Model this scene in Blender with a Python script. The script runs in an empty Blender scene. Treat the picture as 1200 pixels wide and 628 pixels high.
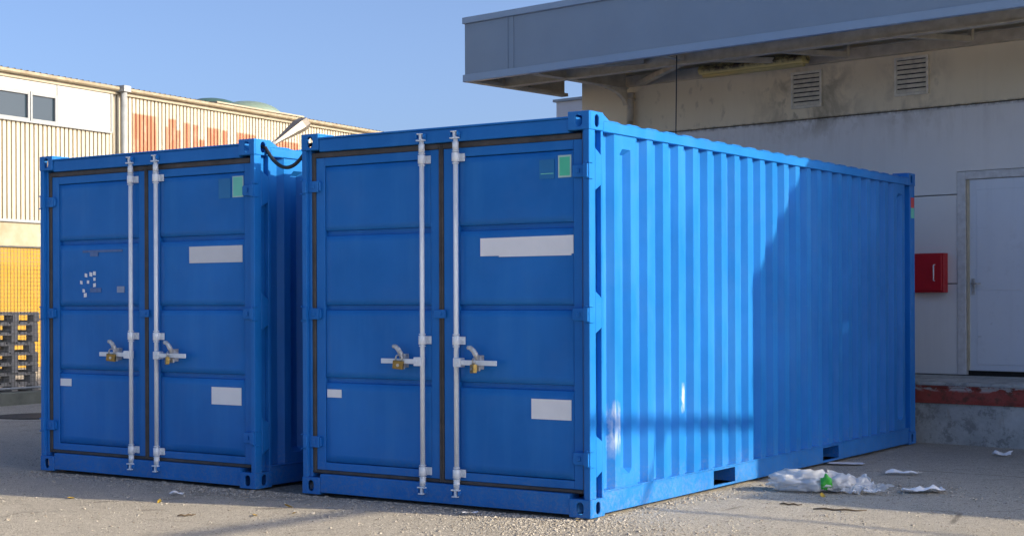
import bpy, bmesh, math, random
from mathutils import Vector, Matrix, noise
random.seed(7)
S = bpy.context.scene
COL = S.collection
R = math.radians

# ---------------------------------------------------------------- camera
cam_d = bpy.data.cameras.new('camera'); cam = bpy.data.objects.new('camera', cam_d); COL.objects.link(cam)
yaw, roll = -0.5954, -0.0037
d = Vector((math.sin(yaw), math.cos(yaw), 0)); r = Vector((math.cos(yaw), -math.sin(yaw), 0)); u = r.cross(d)
r2 = r*math.cos(roll)+u*math.sin(roll); u2 = -r*math.sin(roll)+u*math.cos(roll)
M = Matrix((r2, u2, -d)).transposed().to_4x4(); M.translation = (5.0003, -8.2623, 1.3832)
cam.matrix_world = M
cam_d.sensor_width = 36; cam_d.lens = 1781.76/1200*36; cam_d.shift_y = 38.62/1200
cam_d.clip_end = 2000
S.camera = cam

# ---------------------------------------------------------------- sky, sun, exposure
SUN = Vector((1.0, 0.28, 0.41))
elev = math.atan2(SUN.z, math.hypot(SUN.x, SUN.y)); azim = math.atan2(SUN.x, SUN.y)
W = bpy.data.worlds.new('World'); S.world = W; W.use_nodes = True
wn = W.node_tree; wn.nodes.clear()
sky = wn.nodes.new('ShaderNodeTexSky'); sky.sky_type = 'NISHITA'; sky.sun_disc = False
sky.sun_elevation = elev; sky.sun_rotation = azim; sky.air_density = 0.5; sky.dust_density = 3.4; sky.ozone_density = 2.8
bg = wn.nodes.new('ShaderNodeBackground'); bg.inputs['Strength'].default_value = 0.135
wo = wn.nodes.new('ShaderNodeOutputWorld')
wn.links.new(sky.outputs[0], bg.inputs[0]); wn.links.new(bg.outputs[0], wo.inputs[0])
sd = bpy.data.lights.new('sun', 'SUN'); sd.energy = 3.2; sd.angle = R(0.53); sd.color = (1.0, 0.85, 0.60)
sun = bpy.data.objects.new('sun', sd); COL.objects.link(sun)
sun.rotation_euler = SUN.to_track_quat('Z', 'Y').to_euler(); sun.location = (30, 8, 14)
S.view_settings.view_transform = 'Standard'; S.view_settings.look = 'None'
S.view_settings.exposure = 1.12; S.view_settings.gamma = 1.0; S.view_settings.use_curve_mapping = False

# ---------------------------------------------------------------- node helpers
class NT:
    def __init__(s, name):
        s.m = bpy.data.materials.new(name); s.m.use_nodes = True
        s.t = s.m.node_tree; s.b = s.t.nodes['Principled BSDF']; s.o = s.t.nodes['Material Output']
        s.tc = s.t.nodes.new('ShaderNodeTexCoord'); s.co = s.tc.outputs['Object']
        s._x = None
    def n(s, ty): return s.t.nodes.new(ty)
    def put(s, sock, v):
        if isinstance(v, bpy.types.NodeSocket): s.t.links.new(v, sock)
        elif isinstance(v, tuple) and len(v) == 3 and sock.type == 'RGBA': sock.default_value = (*v, 1)
        else: sock.default_value = v
    def xyz(s):
        if s._x is None:
            q = s.n('ShaderNodeSeparateXYZ'); s.put(q.inputs[0], s.co); s._x = q.outputs
        return s._x
    def scaled(s, sc):
        q = s.n('ShaderNodeMapping'); s.put(q.inputs['Vector'], s.co); q.inputs['Scale'].default_value = sc; return q.outputs[0]
    def noise(s, scale, detail=4, rough=.55, vec=None, dist=0):
        q = s.n('ShaderNodeTexNoise'); s.put(q.inputs['Vector'], vec or s.co)
        q.inputs['Scale'].default_value = scale; q.inputs['Detail'].default_value = detail
        q.inputs['Roughness'].default_value = rough; q.inputs['Distortion'].default_value = dist; return q.outputs[0]
    def voro(s, scale, vec=None, feature='F1', out=0):
        q = s.n('ShaderNodeTexVoronoi'); q.feature = feature; s.put(q.inputs['Vector'], vec or s.co); q.inputs['Scale'].default_value = scale
        return q.outputs[out]
    def rng(s, v, a, b, c=0., e=1.):
        q = s.n('ShaderNodeMapRange'); q.clamp = True
        for i, k in enumerate((v, a, b, c, e)): s.put(q.inputs[i], k)
        return q.outputs[0]
    def math(s, op, a, b=0.):
        q = s.n('ShaderNodeMath'); q.operation = op; s.put(q.inputs[0], a); s.put(q.inputs[1], b); return q.outputs[0]
    def mul(s, *a):
        v = a[0]
        for k in a[1:]: v = s.math('MULTIPLY', v, k)
        return v
    def mix(s, f, a, b):
        q = s.n('ShaderNodeMix'); q.data_type = 'RGBA'; s.put(q.inputs[0], f); s.put(q.inputs[6], a); s.put(q.inputs[7], b); return q.outputs[2]
    def band(s, v, lo, hi, soft):
        return s.mul(s.rng(v, lo-soft, lo+soft), s.rng(v, hi-soft, hi+soft, 1., 0.))
    def bump(s, h, strength, dist, prev=None):
        q = s.n('ShaderNodeBump'); q.inputs['Strength'].default_value = strength; q.inputs['Distance'].default_value = dist
        s.put(q.inputs['Height'], h)
        if prev is not None: s.put(q.inputs['Normal'], prev)
        return q.outputs[0]
    def fin(s, col, rough, metal=0., normal=None, spec=None):
        s.put(s.b.inputs['Base Color'], col); s.put(s.b.inputs['Roughness'], rough); s.put(s.b.inputs['Metallic'], metal)
        if normal is not None: s.put(s.b.inputs['Normal'], normal)
        if spec is not None: s.b.inputs['Specular IOR Level'].default_value = spec
        return s.m

def simple(name, col, rough=.5, metal=0., var=.25, scale=6., bump=.15, bscale=60., dark=None, spec=None):
    t = NT(name)
    f = t.rng(t.noise(scale, 5, .6), .3, .75)
    c2 = dark or tuple(c*(1-var) for c in col)
    c = t.mix(f, c2, col)
    nb = t.bump(t.noise(bscale, 3), bump, .004) if bump else None
    rr = t.rng(t.noise(scale*2.3, 3), .3, .7, rough*.85, min(1, rough*1.15))
    return t.fin(c, rr, metal, nb, spec)

BLUE = (0.010, 0.165, 0.525)
def blue_paint(name, scuffs=False):
    t = NT(name)
    x, y, z = t.xyz()
    big = t.rng(t.noise(1.3, 4, .6), .35, .7)
    c = t.mix(big, tuple(k*.88 for k in BLUE), (0.018, 0.183, 0.56))
    streak_sheen = t.rng(t.noise(1.0, 3, .6, t.scaled((5.5, 5.5, .8))), .50, .72)  # faded paint streaks, strengthened to paint in soft reflections on the panels
    c = t.mix(t.mul(streak_sheen, .40), c, (0.035, 0.215, 0.56))
    # chalky film of dust, patchy
    dust = t.mul(t.rng(t.noise(2.2, 6, .7), .5, .85), .06)
    c = t.mix(dust, c, (0.30, 0.36, 0.45))
    # splashed dirt low down, with a ragged upper border
    dl = t.mul(t.rng(t.math('ADD', z, t.mul(t.noise(5, 4), -.5)), -.22, .05, 1., 0.), t.rng(t.noise(48, 5, .75),   .45, .62), .22)
    c = t.mix(dl, c, (0.30, 0.27, 0.22))
    # chips and small rust specks
    chip = t.rng(t.noise(34, 6, .75), .70, .735)
    chip = t.mul(chip, t.rng(t.noise(2.7, 2), .45, .62))
    c = t.mix(t.mul(chip, .7), c, (0.10, 0.055, 0.035))
    scr = t.mul(t.rng(t.noise(3., 4, .6, t.scaled((1.2, 1.2, 30))), .70, .74), t.rng(t.noise(4.1, 2), .56, .66))
    c = t.mix(t.mul(scr, .45), c, (0.28, 0.34, 0.45))
    if scuffs:
        ny = t.math('ADD', y, t.mul(t.math('SUBTRACT', t.noise(18, 4), .5), .09))
        nz = t.math('ADD', z, t.mul(t.math('SUBTRACT', t.noise(7, 4), .5), .22))
        br = t.rng(t.noise(3., 5, .7, t.scaled((9, 9, 1.3))), .38, .56)
        s1 = t.mul(t.band(ny, .31, .40, .02), t.band(nz, .40, .68, .06), br, .55)
        s2 = t.mul(t.band(ny, 1.265, 1.32, .012), t.band(nz, .62, .79, .03), br, .8)
        s3 = t.mul(t.band(ny, .20, .235, .01), t.band(nz, .35, .95, .1), br, .6)
        s4 = t.mul(t.band(ny, 1.78, 1.83, .012), t.band(nz, .30, .36, .03), br, .6)
        s = t.math('MAXIMUM', t.math('MAXIMUM', s1, s2), t.math('MAXIMUM', s3, s4))
        c = t.mix(s, c, (0.55, 0.60, 0.66))
    h = t.bump(t.noise(1.7, 2, .4), .10, .05)
    h = t.bump(t.noise(160, 2), .05, .002, h)
    rr = t.rng(t.noise(5, 4), .3, .75, .30, .48)
    rr = t.math('ADD', rr, t.mul(dl, .5))
    return t.fin(c, rr, 0., h, .2)

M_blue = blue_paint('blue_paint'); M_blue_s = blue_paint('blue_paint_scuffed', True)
M_gasket = simple('door_seal_rubber', (0.085, 0.075, 0.068), .6, var=.5, scale=9)
M_galv = simple('galvanised_steel', (0.80, 0.85, 0.89), .40, .10, var=.10, scale=22, bump=.05)
M_galv2 = simple('dull_zinc', (0.66, 0.69, 0.70), .45, .3, var=.45, scale=30, dark=(0.38, 0.35, 0.31))
M_brass = simple('padlock_brass', (0.42, 0.29, 0.09), .38, .75, var=.5, scale=40, bump=.05)
M_steel = simple('shackle_steel', (0.55, 0.56, 0.58), .3, .9, var=.2)
M_white = simple('white_sticker', (0.88, 0.88, 0.88), .5, var=.06, scale=8, bump=.02)
M_greyst = simple('grey_sticker', (0.70, 0.71, 0.72), .55, var=.08, scale=8, bump=.02)
M_green = simple('green_sticker', (0.08, 0.60, 0.36), .45, var=.1, bump=.02)
M_mint = simple('pale_green_sticker', (0.18, 0.66, 0.50), .45, var=.1, bump=.02)
M_greenrim = simple('sticker_rim', (0.45, 0.66, 0.60), .5, var=.08, bump=0)
M_teal = simple('teal_sticker', (0.004, 0.17, 0.42), .4, var=.1, bump=0)
M_redst = simple('red_sticker', (0.62, 0.06, 0.05), .45, var=.1, bump=0)
M_under = simple('underfloor', (0.02, 0.03, 0.045), .8, var=.4)
M_cable = simple('black_cable', (0.02, 0.022, 0.025), .5, var=.3, bump=0)

# ---------------------------------------------------------------- mesh helpers
class MB:
    def __init__(s): s.bm = bmesh.new()
    def box(s, x0, x1, y0, y1, z0, z1, mtx=None):
        v = [s.bm.verts.new((x, y, z)) for x in (x0, x1) for y in (y0, y1) for z in (z0, z1)]
        if mtx is not None:
            for q in v: q.co = mtx @ q.co
        for f in ((0, 1, 3, 2), (4, 6, 7, 5), (0, 4, 5, 1), (2, 3, 7, 6), (0, 2, 6, 4), (1, 5, 7, 3)):
            s.bm.faces.new([v[i] for i in f])
        return s
    def prism(s, poly, axis, a0, a1):
        def P(p, a):
            return {'x': (a, p[0], p[1]), 'y': (p[0], a, p[1]), 'z': (p[0], p[1], a)}[axis]
        A = [s.bm.verts.new(P(p, a0)) for p in poly]; B = [s.bm.verts.new(P(p, a1)) for p in poly]
        n = len(poly)
        s.bm.faces.new(A); s.bm.faces.new(B[::-1])
        for i in range(n): s.bm.faces.new([A[i], B[i], B[(i+1) % n], A[(i+1) % n]])
        return s
    def tube(s, pts, rad, seg=10, cap=True):
        pts = [Vector(p) for p in pts]; rings = []
        rads = rad if isinstance(rad, (list, tuple)) else [rad]*len(pts)
        up = None
        for i, p in enumerate(pts):
            t = (pts[min(i+1, len(pts)-1)]-pts[max(i-1, 0)]).normalized()
            if up is None:
                up = t.cross(Vector((0, 0, 1)) if abs(t.z) < .9 else Vector((1, 0, 0))).normalized()
            up = (up - t*up.dot(t)).normalized(); bi = t.cross(up)
            rings.append([s.bm.verts.new(p+(up*math.cos(2*math.pi*k/seg)+bi*math.sin(2*math.pi*k/seg))*rads[i]) for k in range(seg)])
        for a, b in zip(rings, rings[1:]):
            for k in range(seg):
                f = s.bm.faces.new([a[k], a[(k+1) % seg], b[(k+1) % seg], b[k]]); f.smooth = True
        if cap: s.bm.faces.new(rings[0][::-1]); s.bm.faces.new(rings[-1])
        return s
    def plate_hole(s, axis, a0, a1, rect, hole, seg=24):
        """rectangular plate with a slot through it; rect=(p0,p1,q0,q1); hole=(cp,cq,halfp,halfq) stadium"""
        p0, p1, q0, q1 = rect; cp, cq, hp, hq = hole
        inn, out = [], []
        for k in range(seg):
            th = 2*math.pi*(k+.5)/seg; c, sn = math.cos(th), math.sin(th); rr = min(hp, hq)
            inn.append((cp+rr*c+(hp-rr)*(1 if c > 0 else -1), cq+rr*sn+(hq-rr)*(1 if sn > 0 else -1)))
            wx = (p1-cp) if c > 0 else (cp-p0); wy = (q1-cq) if sn > 0 else (cq-q0)
            m = min(wx/max(abs(c), 1e-6), wy/max(abs(sn), 1e-6)); out.append((cp+c*m, cq+sn*m))
        # snap the nearest outline points to the corners
        for cx, cy in ((p0, q0), (p0, q1), (p1, q0), (p1, q1)):
            i = min(range(seg), key=lambda k: (out[k][0]-cx)**2+(out[k][1]-cy)**2); out[i] = (cx, cy)
        def P(p, a): return {'x': (a, p[0], p[1]), 'y': (p[0], a, p[1]), 'z': (p[0], p[1], a)}[axis]
        V = [[s.bm.verts.new(P(p, a)) for p in ring] for a in (a0, a1) for ring in (inn, out)]
        for k in range(seg):
            j = (k+1) % seg
            s.bm.faces.new([V[0][k], V[0][j], V[1][j], V[1][k]]); s.bm.faces.new([V[2][k], V[3][k], V[3][j], V[2][j]])
            s.bm.faces.new([V[0][k], V[2][k], V[2][j], V[0][j]]); s.bm.faces.new([V[1][k], V[1][j], V[3][j], V[3][k]])
        return s
    def build(s, name, mat, parent=None, bevel=0, smooth=False, seg=1):
        bm = s.bm
        bmesh.ops.recalc_face_normals(bm, faces=bm.faces)
        if bevel:
            ed = [e for e in bm.edges if len(e.link_faces) == 2 and e.calc_face_angle(0) > .5]
            bmesh.ops.bevel(bm, geom=ed, offset=bevel, segments=seg, profile=.6, affect='EDGES', clamp_overlap=True)
        me = bpy.data.meshes.new(name); bm.to_mesh(me); bm.free()
        if smooth:
            for p in me.polygons: p.use_smooth = True
        me.materials.append(mat)
        return link(name, me, parent)

def link(name, me, parent=None):
    o = bpy.data.objects.new(name, me); COL.objects.link(o)
    if parent is not None: o.parent = parent
    return o
def tag(o, label, cat=None, group=None):
    o['label'] = label
    if cat: o['category'] = cat
    if group: o['group'] = group
    return o
def empty(name, loc=(0, 0, 0), rz=0.):
    o = bpy.data.objects.new(name, None); COL.objects.link(o); o.location = loc; o.rotation_euler = (0, 0, rz)
    o.empty_display_size = .2
    return o
def copy_tree(o, parent=None):
    c = o.copy(); COL.objects.link(c)
    if parent is not None: c.parent = parent
    for ch in list(o.children): copy_tree(ch, c)
    return c

# ---------------------------------------------------------------- ground
def ground_material():
    t = NT('yard_surface')
    fine = t.noise(75, 4, .8); mid = t.noise(6, 6, .65); big = t.noise(.55, 5, .6)
    st = t.voro(46); grit = t.noise(150, 2, .6)
    c = t.mix(t.rng(mid, .3, .7), (0.46, 0.415, 0.345), (0.58, 0.535, 0.455))
    c = t.mix(t.mul(t.rng(big, .42, .7), .6), c, (0.42, 0.39, 0.345))
    c = t.mix(t.mul(t.rng(fine, .53, .62), .65), c, (0.70, 0.65, 0.565))
    c = t.mix(t.mul(t.rng(fine, .47, .38), .75), c, (0.24, 0.21, 0.17))
    c = t.mix(t.mul(t.rng(grit, .56, .62), .85), c, (0.17, 0.148, 0.12))
    c = t.mix(t.mul(t.rng(grit, .42, .36), .8), c, (0.76, 0.72, 0.64))
    peb = t.noise(34, 3, .75)
    c = t.mix(t.mul(t.rng(peb, .60, .66), .75), c, (0.20, 0.175, 0.145))
    c = t.mix(t.mul(t.rng(peb, .37, .32), .7), c, (0.74, 0.70, 0.62))
    dk = t.mul(t.rng(t.noise(52, 2, .6), .63, .67), t.rng(t.noise(3.1, 3), .42, .6))
    c = t.mix(t.mul(dk, .9), c, (0.09, 0.075, 0.055))
    c = t.mix(t.mul(t.rng(st, .20, .10), t.rng(t.noise(14, 3), .45, .6), .8), c, (0.64, 0.61, 0.55))
    c = t.mix(t.mul(t.rng(t.noise(1.7, 6, .75, None, 1.2), .58, .70), .45), c, (0.28, 0.25, 0.21))
    crack = t.mul(t.rng(t.voro(.45, t.math('ADD', 0, 0) if False else None, 'DISTANCE_TO_EDGE'), .012, .004), t.rng(t.noise(1.1, 2), .5, .6))
    c = t.mix(t.mul(crack, .6), c, (0.10, 0.09, 0.075))
    x, y, z = t.xyz()
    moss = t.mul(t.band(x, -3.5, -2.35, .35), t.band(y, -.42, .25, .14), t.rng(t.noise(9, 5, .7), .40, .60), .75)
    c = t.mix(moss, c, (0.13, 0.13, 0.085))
    deb = t.mul(t.band(x, .45, 1.45, .3), t.band(y, 2.25, 2.9, .2), t.rng(t.noise(13, 5, .75), .48, .60), .75)
    c = t.mix(deb, c, (0.17, 0.14, 0.095))
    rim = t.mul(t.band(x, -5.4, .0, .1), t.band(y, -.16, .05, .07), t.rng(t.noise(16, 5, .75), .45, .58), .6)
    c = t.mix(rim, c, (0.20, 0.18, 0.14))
    h = t.math('ADD', t.mul(fine, .8), t.math('ADD', t.mul(t.rng(st, .0, .35, 1., 0.), .5), t.mul(grit, .35)))
    nb = t.bump(t.noise(9, 4), .35, .03)
    nb = t.bump(h, 1.0, .018, nb)
    return t.fin(c, .92, 0., nb, .25)
M_ground = ground_material()
def axis_vals(lo, hi, step, far):
    v = [lo+step*i for i in range(int((hi-lo)/step)+1)]
    a, g = lo, step
    left = []
    while a > -far: g *= 1.5; a -= g; left.append(a)
    a, g = v[-1], step; right = []
    while a < far: g *= 1.5; a += g; right.append(a)
    return left[::-1]+v+right
gx = axis_vals(-14, 7, .12, 500); gy = axis_vals(-6, 9, .12, 500)
def gz(x, y):
    h = noise.noise(Vector((x*.5, y*.5, 3.1)))*.010 + noise.noise(Vector((x*2.1, y*2.1, 7.7)))*.005
    f = min(1, max(0, 1-(max(abs(x+3)-10, 0)+max(abs(y-1)-7, 0))/6))
    return h*f - .012
vs = [(x, y, gz(x, y)) for y in gy for x in gx]; nx = len(gx)
fs = [(j*nx+i, j*nx+i+1, (j+1)*nx+i+1, (j+1)*nx+i) for j in range(len(gy)-1) for i in range(nx-1)]
me = bpy.data.meshes.new('ground'); me.from_pydata(vs, [], fs); me.materials.append(M_ground)
for p_ in me.polygons: p_.use_smooth = True
g = link('ground', me); g['kind'] = 'structure'

# ---------------------------------------------------------------- containers
CW, CH, CL = 2.438, 2.591, 6.058
def side_wall(sign):
    """corrugated sheet: outer plane x=-.012 for the right side (sign=1) or mirrored"""
    out, dep = -.014, .044
    ys = []                                   # (y, recess 0/1, short)
    ys += [(.176, 1, 0), (.30, 1, 0), (.335, 0, 0)]
    P = .2253
    for i in range(24):
        c = .478+P*i; sh = 1 if i in (0, 23) else 0
        ys += [(c-.072, 0, sh), (c-.038, 1, sh), (c+.038, 1, sh), (c+.072, 0, sh)]
    ys += [(5.80, 0, 0), (5.835, 1, 0), (5.94, 1, 0)]
    z0, z1 = .155, 2.475
    zs = [z0, .24, .275, 2.345, 2.38, z1]
    bm = bmesh.new(); grid = []
    for (y, rec, sh) in ys:
        col = []
        for k, z in enumerate(zs):
            m = rec*(0 if (sh and k in (0, 1, 4, 5)) else 1)
            x = out-dep*m
            if sign < 0: x = -CW-x
            col.append(bm.verts.new((x, y, z)))
        grid.append(col)
    for a, b in zip(grid, grid[1:]):
        for k in range(len(zs)-1):
            f = [a[k], b[k], b[k+1], a[k+1]]
            bm.faces.new(f if sign > 0 else f[::-1])
    m = MB(); m.bm.free(); m.bm = bm
    return m

def casting(cx, cy, top):
    """corner casting of 6 plates, slots on end, side and top/bottom; cx,cy = sign of the corner (x: 0 right / 1 left; y: 0 front / 1 rear)"""
    m = MB(); t = .014
    w, l, h = .162, .178, .118
    X = lambda a: (-a if cx == 0 else -CW+a); Y = lambda b: (b if cy == 0 else CL-b)
    z0 = CH-h if top else 0.; z1 = z0+h
    xa, xb = sorted((X(0), X(w))); ya, yb = sorted((Y(0), Y(l)))
    zc = z0+h*.5
    y0, y1 = sorted((Y(0), Y(t))); m.plate_hole('y', y0, y1, (xa, xb, z0, z1), (X(w*.5), zc, .027, .040))
    x0, x1 = sorted((X(0), X(t))); yi, yj = sorted((Y(t), Y(l)))
    m.plate_hole('x', x0, x1, (yi, yj, z0, z1), ((yi+yj)/2, zc, .026, .040))
    xi, xj = sorted((X(t), X(w)))
    za, zb = (z1-t, z1) if top else (z0, z0+t)
    m.plate_hole('z', za, zb, (xi, xj, yi, yj), ((xi+xj)/2, (yi+yj)/2, .030, .055))
    zr0, zr1 = (z0, z1-t) if top else (z0+t, z1)
    x0, x1 = sorted((X(w-t), X(w))); m.box(x0, x1, yi, yj, zr0, zr1)
    xk, xl = sorted((X(t), X(w-t)))
    y0, y1 = sorted((Y(l-t), Y(l))); m.box(xk, xl, y0, y1, zr0, zr1)
    zq0, zq1 = (z0, z0+t) if top else (z1-t, z1)
    yk, yl = sorted((Y(t), Y(l-t))); m.box(xk, xl, yk, yl, zq0, zq1)
    return m

HZ = (2.212, 1.296, .374)      # hinge heights
def front_post(left):
    m = MB(); z0, z1 = .118, CH-.118
    def bx(a, b, y0, y1, za, zb):
        x0, x1 = sorted((-a, -b)) if not left else sorted((-CW+a, -CW+b))
        m.box(x0, x1, y0, y1, za, zb)
    bx(.004, .046, .004, .078, z0, z1)                # front bar
    bx(.046, .070, .030, .185, z0, z1)                # web behind the pockets
    bx(.006, .046, .155, .182, z0, z1)                # rear bar
    for hz in HZ:                                     # solid bridges at the hinges
        poly = [(.078, hz-.125), (.078, hz+.15), (.155, hz+.105), (.155, hz-.085)]
        xa, xb = (-.046, -.004) if not left else (-CW+.004, -CW+.046)
        m.prism(poly, 'x', xa, xb)
    return m

def door_panel(x0, x1, z0, z1, seed):
    nx_, nz_ = 16, 10; bm = bmesh.new(); G = []
    for j in range(nz_+3):
        row = []
        for i in range(nx_+3):
            fi = min(max(i-1, 0), nx_)/nx_; fj = min(max(j-1, 0), nz_)/nz_
            edge = i in (0, nx_+2) or j in (0, nz_+2)
            x = x0+.006+(x1-x0-.012)*fi; z = z0+.006+(z1-z0-.012)*fj
            if i == 0: x = x0
            if i == nx_+2: x = x1
            if j == 0: z = z0
            if j == nz_+2: z = z1
            w = math.sin(math.pi*fi)*math.sin(math.pi*fj)
            y = (.082 if j in (0, nz_+2) else .060) if edge else .0545+w*(noise.noise(Vector((x*2.6+seed, z*2.6, seed*1.7)))*.0030+noise.noise(Vector((x*7+seed, z*5, seed)))*.0010)
            row.append(bm.verts.new((x, y, z)))
        G.append(row)
    for j in range(nz_+2):
        for i in range(nx_+2):
            f = bm.faces.new([G[j][i], G[j][i+1], G[j+1][i+1], G[j+1][i]])
            f.smooth = 0 < i < nx_+1 and 0 < j < nz_+1
    m = MB(); m.bm.free(); m.bm = bm
    return m

def make_container():
    root = empty('shipping_container')
    # corner castings
    for cx in (0, 1):
        for cy in (0, 1):
            for top in (True, False):
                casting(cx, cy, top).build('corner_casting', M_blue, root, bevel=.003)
    for left in (False, True):
        front_post(left).build('corner_post', M_blue, root, bevel=.003)
        m = MB(); a, b = (-.075, -.005) if not left else (-CW+.005, -CW+.075)
        m.box(a, b, 5.925, 6.053, .118, CH-.118); m.build('corner_post', M_blue, root, bevel=.004)
    # header, sill
    m = MB(); m.box(-CW+.163, -.163, .012, .110, 2.459, 2.548); m.box(-CW+.163, -.163, .000, .125, 2.5485, 2.562)
    m.build('header_beam', M_blue, root, bevel=.003)
    m = MB(); m.box(-CW+.163, -.163, .008, .130, .014, .1465); m.build('door_sill', M_blue, root, bevel=.003)
    for zz in (2.505, .088):
        for bx_ in (-1.343, -1.056):
            m = MB()
            m.box(bx_-.036, bx_-.028, -.020, .010, zz-.008, zz+.020); m.box(bx_+.026, bx_+.034, -.020, .010, zz-.008, zz+.020)
            m.box(bx_-.04, bx_+.04, .0025, .0078, zz-.02, zz+.02)
            m.build('cam_keeper', M_blue, root, bevel=.002)
    # side rails
    for left in (False, True):
        X = (lambda a, b: (-b, -a)) if not left else (lambda a, b: (-CW+a, -CW+b))
        m = MB(); a, b = X(.001, .066); m.box(a, b, .179, CL-.179, 2.470, 2.538)
        m.build('top_rail', M_blue, root, bevel=.004)
        m = MB(); a, b = X(.008, .020)                                 # gusset beside the casting
        for (ya, yb) in ((.179, .285),):
            m.prism([(ya, 2.5385), (yb, 2.5385), (ya, 2.588)], 'x', a, b)
        m.build('gusset', M_blue, root)
        m = MB(); a, b = X(.010, .022)
        ycut = [.179, 1.754, 2.109, 3.794, 4.140, CL-.179]
        for i in (0, 2, 4): m.box(a, b, ycut[i], ycut[i+1], .014, .150)
        for i in (1, 3): m.box(a, b, ycut[i], ycut[i+1], .014, .030); m.box(a, b, ycut[i], ycut[i+1], .136, .150)
        a, b = X(.004, .075); m.box(a, b, .179, CL-.179, .1505, .160)  # ledge
        a, b = X(.022, .095); m.box(a, b, .179, CL-.179, .008, .0138)  # lower flange
        m.build('bottom_rail', M_blue, root, bevel=.002)
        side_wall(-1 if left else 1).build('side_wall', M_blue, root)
        for (y0, y1) in ((1.754, 2.109), (3.794, 4.140)):               # fork pocket lining
            m = MB(); a, b = X(.0225, 1.1)
            m.box(a, b, y0-.008, y0, .03, .136); m.box(a, b, y1, y1+.008, .03, .136); m.box(a, b, y0, y1, .1365, .149)
            m.build('fork_pocket', M_blue, root)
    # roof with pressed corrugation
    bm = bmesh.new(); prof = []
    yy = .18
    while yy < CL-.30:
        prof += [(yy, 2.541), (yy+.05, 2.541), (yy+.085, 2.550), (yy+.20, 2.550), (yy+.235, 2.541)]; yy += .262
    prof.append((CL-.18, 2.541))
    rows = [[bm.verts.new((x, y, z)) for y, z in prof] for x in (-CW+.02, -.014)]
    rows.append([bm.verts.new((-.003, y, 2.5382)) for y, z in prof]); rows.insert(0, [bm.verts.new((-CW+.003, y, 2.5382)) for y, z in prof])
    for a, b in zip(rows, rows[1:]):
        for i in range(len(prof)-1): bm.faces.new([a[i], b[i], b[i+1], a[i+1]])
    m = MB(); m.bm.free(); m.bm = bm; m.box(-CW+.163, -.163, .1255, .1795, 2.53, 2.5475); m.box(-CW+.163, -.163, CL-.1795, CL-.01, 2.50, 2.556)
    m.build('roof', M_blue, root)
    # rear wall and floor
    bm = bmesh.new(); prof = []; xx = -CW+.08
    while xx < -.25:
        prof += [(xx, 6.035), (xx+.09, 6.035), (xx+.13, 5.995), (xx+.22, 5.995), (xx+.26, 6.035)]; xx += .262
    prof.append((-.076, 6.035))
    rows = [[bm.verts.new((x, y, z)) for x, y in prof] for z in (.12, 2.505)]
    for i in range(len(prof)-1): bm.faces.new([rows[0][i+1], rows[0][i], rows[1][i], rows[1][i+1]])
    m = MB(); m.bm.free(); m.bm = bm; m.box(-CW+.163, -.163, 5.99, 6.05, .014, .12); m.build('rear_wall', M_blue, root)
    m = MB(); m.box(-CW+.1, -.1, .131, 5.985, .158, .186)
    for i in range(17): 
        y = .28+i*.34
        if not any(a-.06 < y < b+.01 for a, b in ((1.754, 2.109), (3.794, 4.14))): m.box(-CW+.03, -.03, y, y+.045, .03, .1575)
    m.build('floor', M_under, root)
    # doors
    for left in (True, False):
        xa, xb = (-2.338, -1.229) if left else (-1.190, -.083)
        pa, pb = (-2.255, -1.300) if left else (-1.062, -.150)
        m = MB(); zt, zb_ = 2.418, .1725
        m.box(xa, pa, .050, .100, zb_, zt); m.box(pb, xb, .050, .100, zb_, zt)
        m.box(pa, pb, .050, .100, 2.356, zt); m.box(pa, pb, .050, .100, zb_, .228)
        m.box(xa+.01, xb-.01, .0815, .0995, .20, 2.40)
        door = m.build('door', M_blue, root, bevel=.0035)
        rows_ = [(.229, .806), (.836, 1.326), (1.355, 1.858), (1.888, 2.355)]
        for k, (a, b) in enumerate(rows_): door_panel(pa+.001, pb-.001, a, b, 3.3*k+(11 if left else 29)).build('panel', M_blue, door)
        # gasket ring
        ga, gb = (-2.377, -1.2075) if left else (-1.2065, -.060)
        m = MB()
        m.box(ga, xa-.001, .040, .075, .1475, 2.458); m.box(xb+.001, gb, .040, .075, .1475, 2.458)
        m.box(xa-.001, xb+.001, .040, .075, 2.4185, 2.458); m.box(xa-.001, xb+.001, .040, .075, .1475, .1715)
        m.build('gasket', M_gasket, door, bevel=.006)
        # hinges
        for hz in HZ:
            s = 1 if left else -1; ed = -CW if left else 0.
            m = MB()
            def hb(a, b, y0, y1, z0, z1):
                x0, x1 = sorted((ed+s*a, ed+s*b)); m.box(x0, x1, y0, y1, z0, z1)
            hb(.048, .140, .022, .049, hz-.040, hz+.040); hb(.140, .154, .030, .049, hz-.032, hz+.032)
            hb(.012, .048, -.006, .034, hz-.046, hz+.046)
            hb(-.004, .012, -.008, .040, hz-.056, hz-.046); hb(-.004, .012, -.008, .040, hz+.046, hz+.056)
            hb(.085, .110, .014, .022, hz-.016, hz+.016)
            m.tube([(ed+s*.026, .008, hz-.058), (ed+s*.026, .008, hz+.058)], .010, 10)
            m.build('hinge', M_blue, door, bevel=.004)
        # locking bar
        bx_ = -1.343 if left else -1.056
        m = MB(); m.tube([(bx_, .006, .105), (bx_, .006, 2.488)], .0165, 14)
        for (za, zb2) in ((2.40, 2.455), (.125, .18)): m.tube([(bx_, .006, za), (bx_, .006, zb2)], .0215, 14)
        m.build('locking_bar', M_galv, door)
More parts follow.
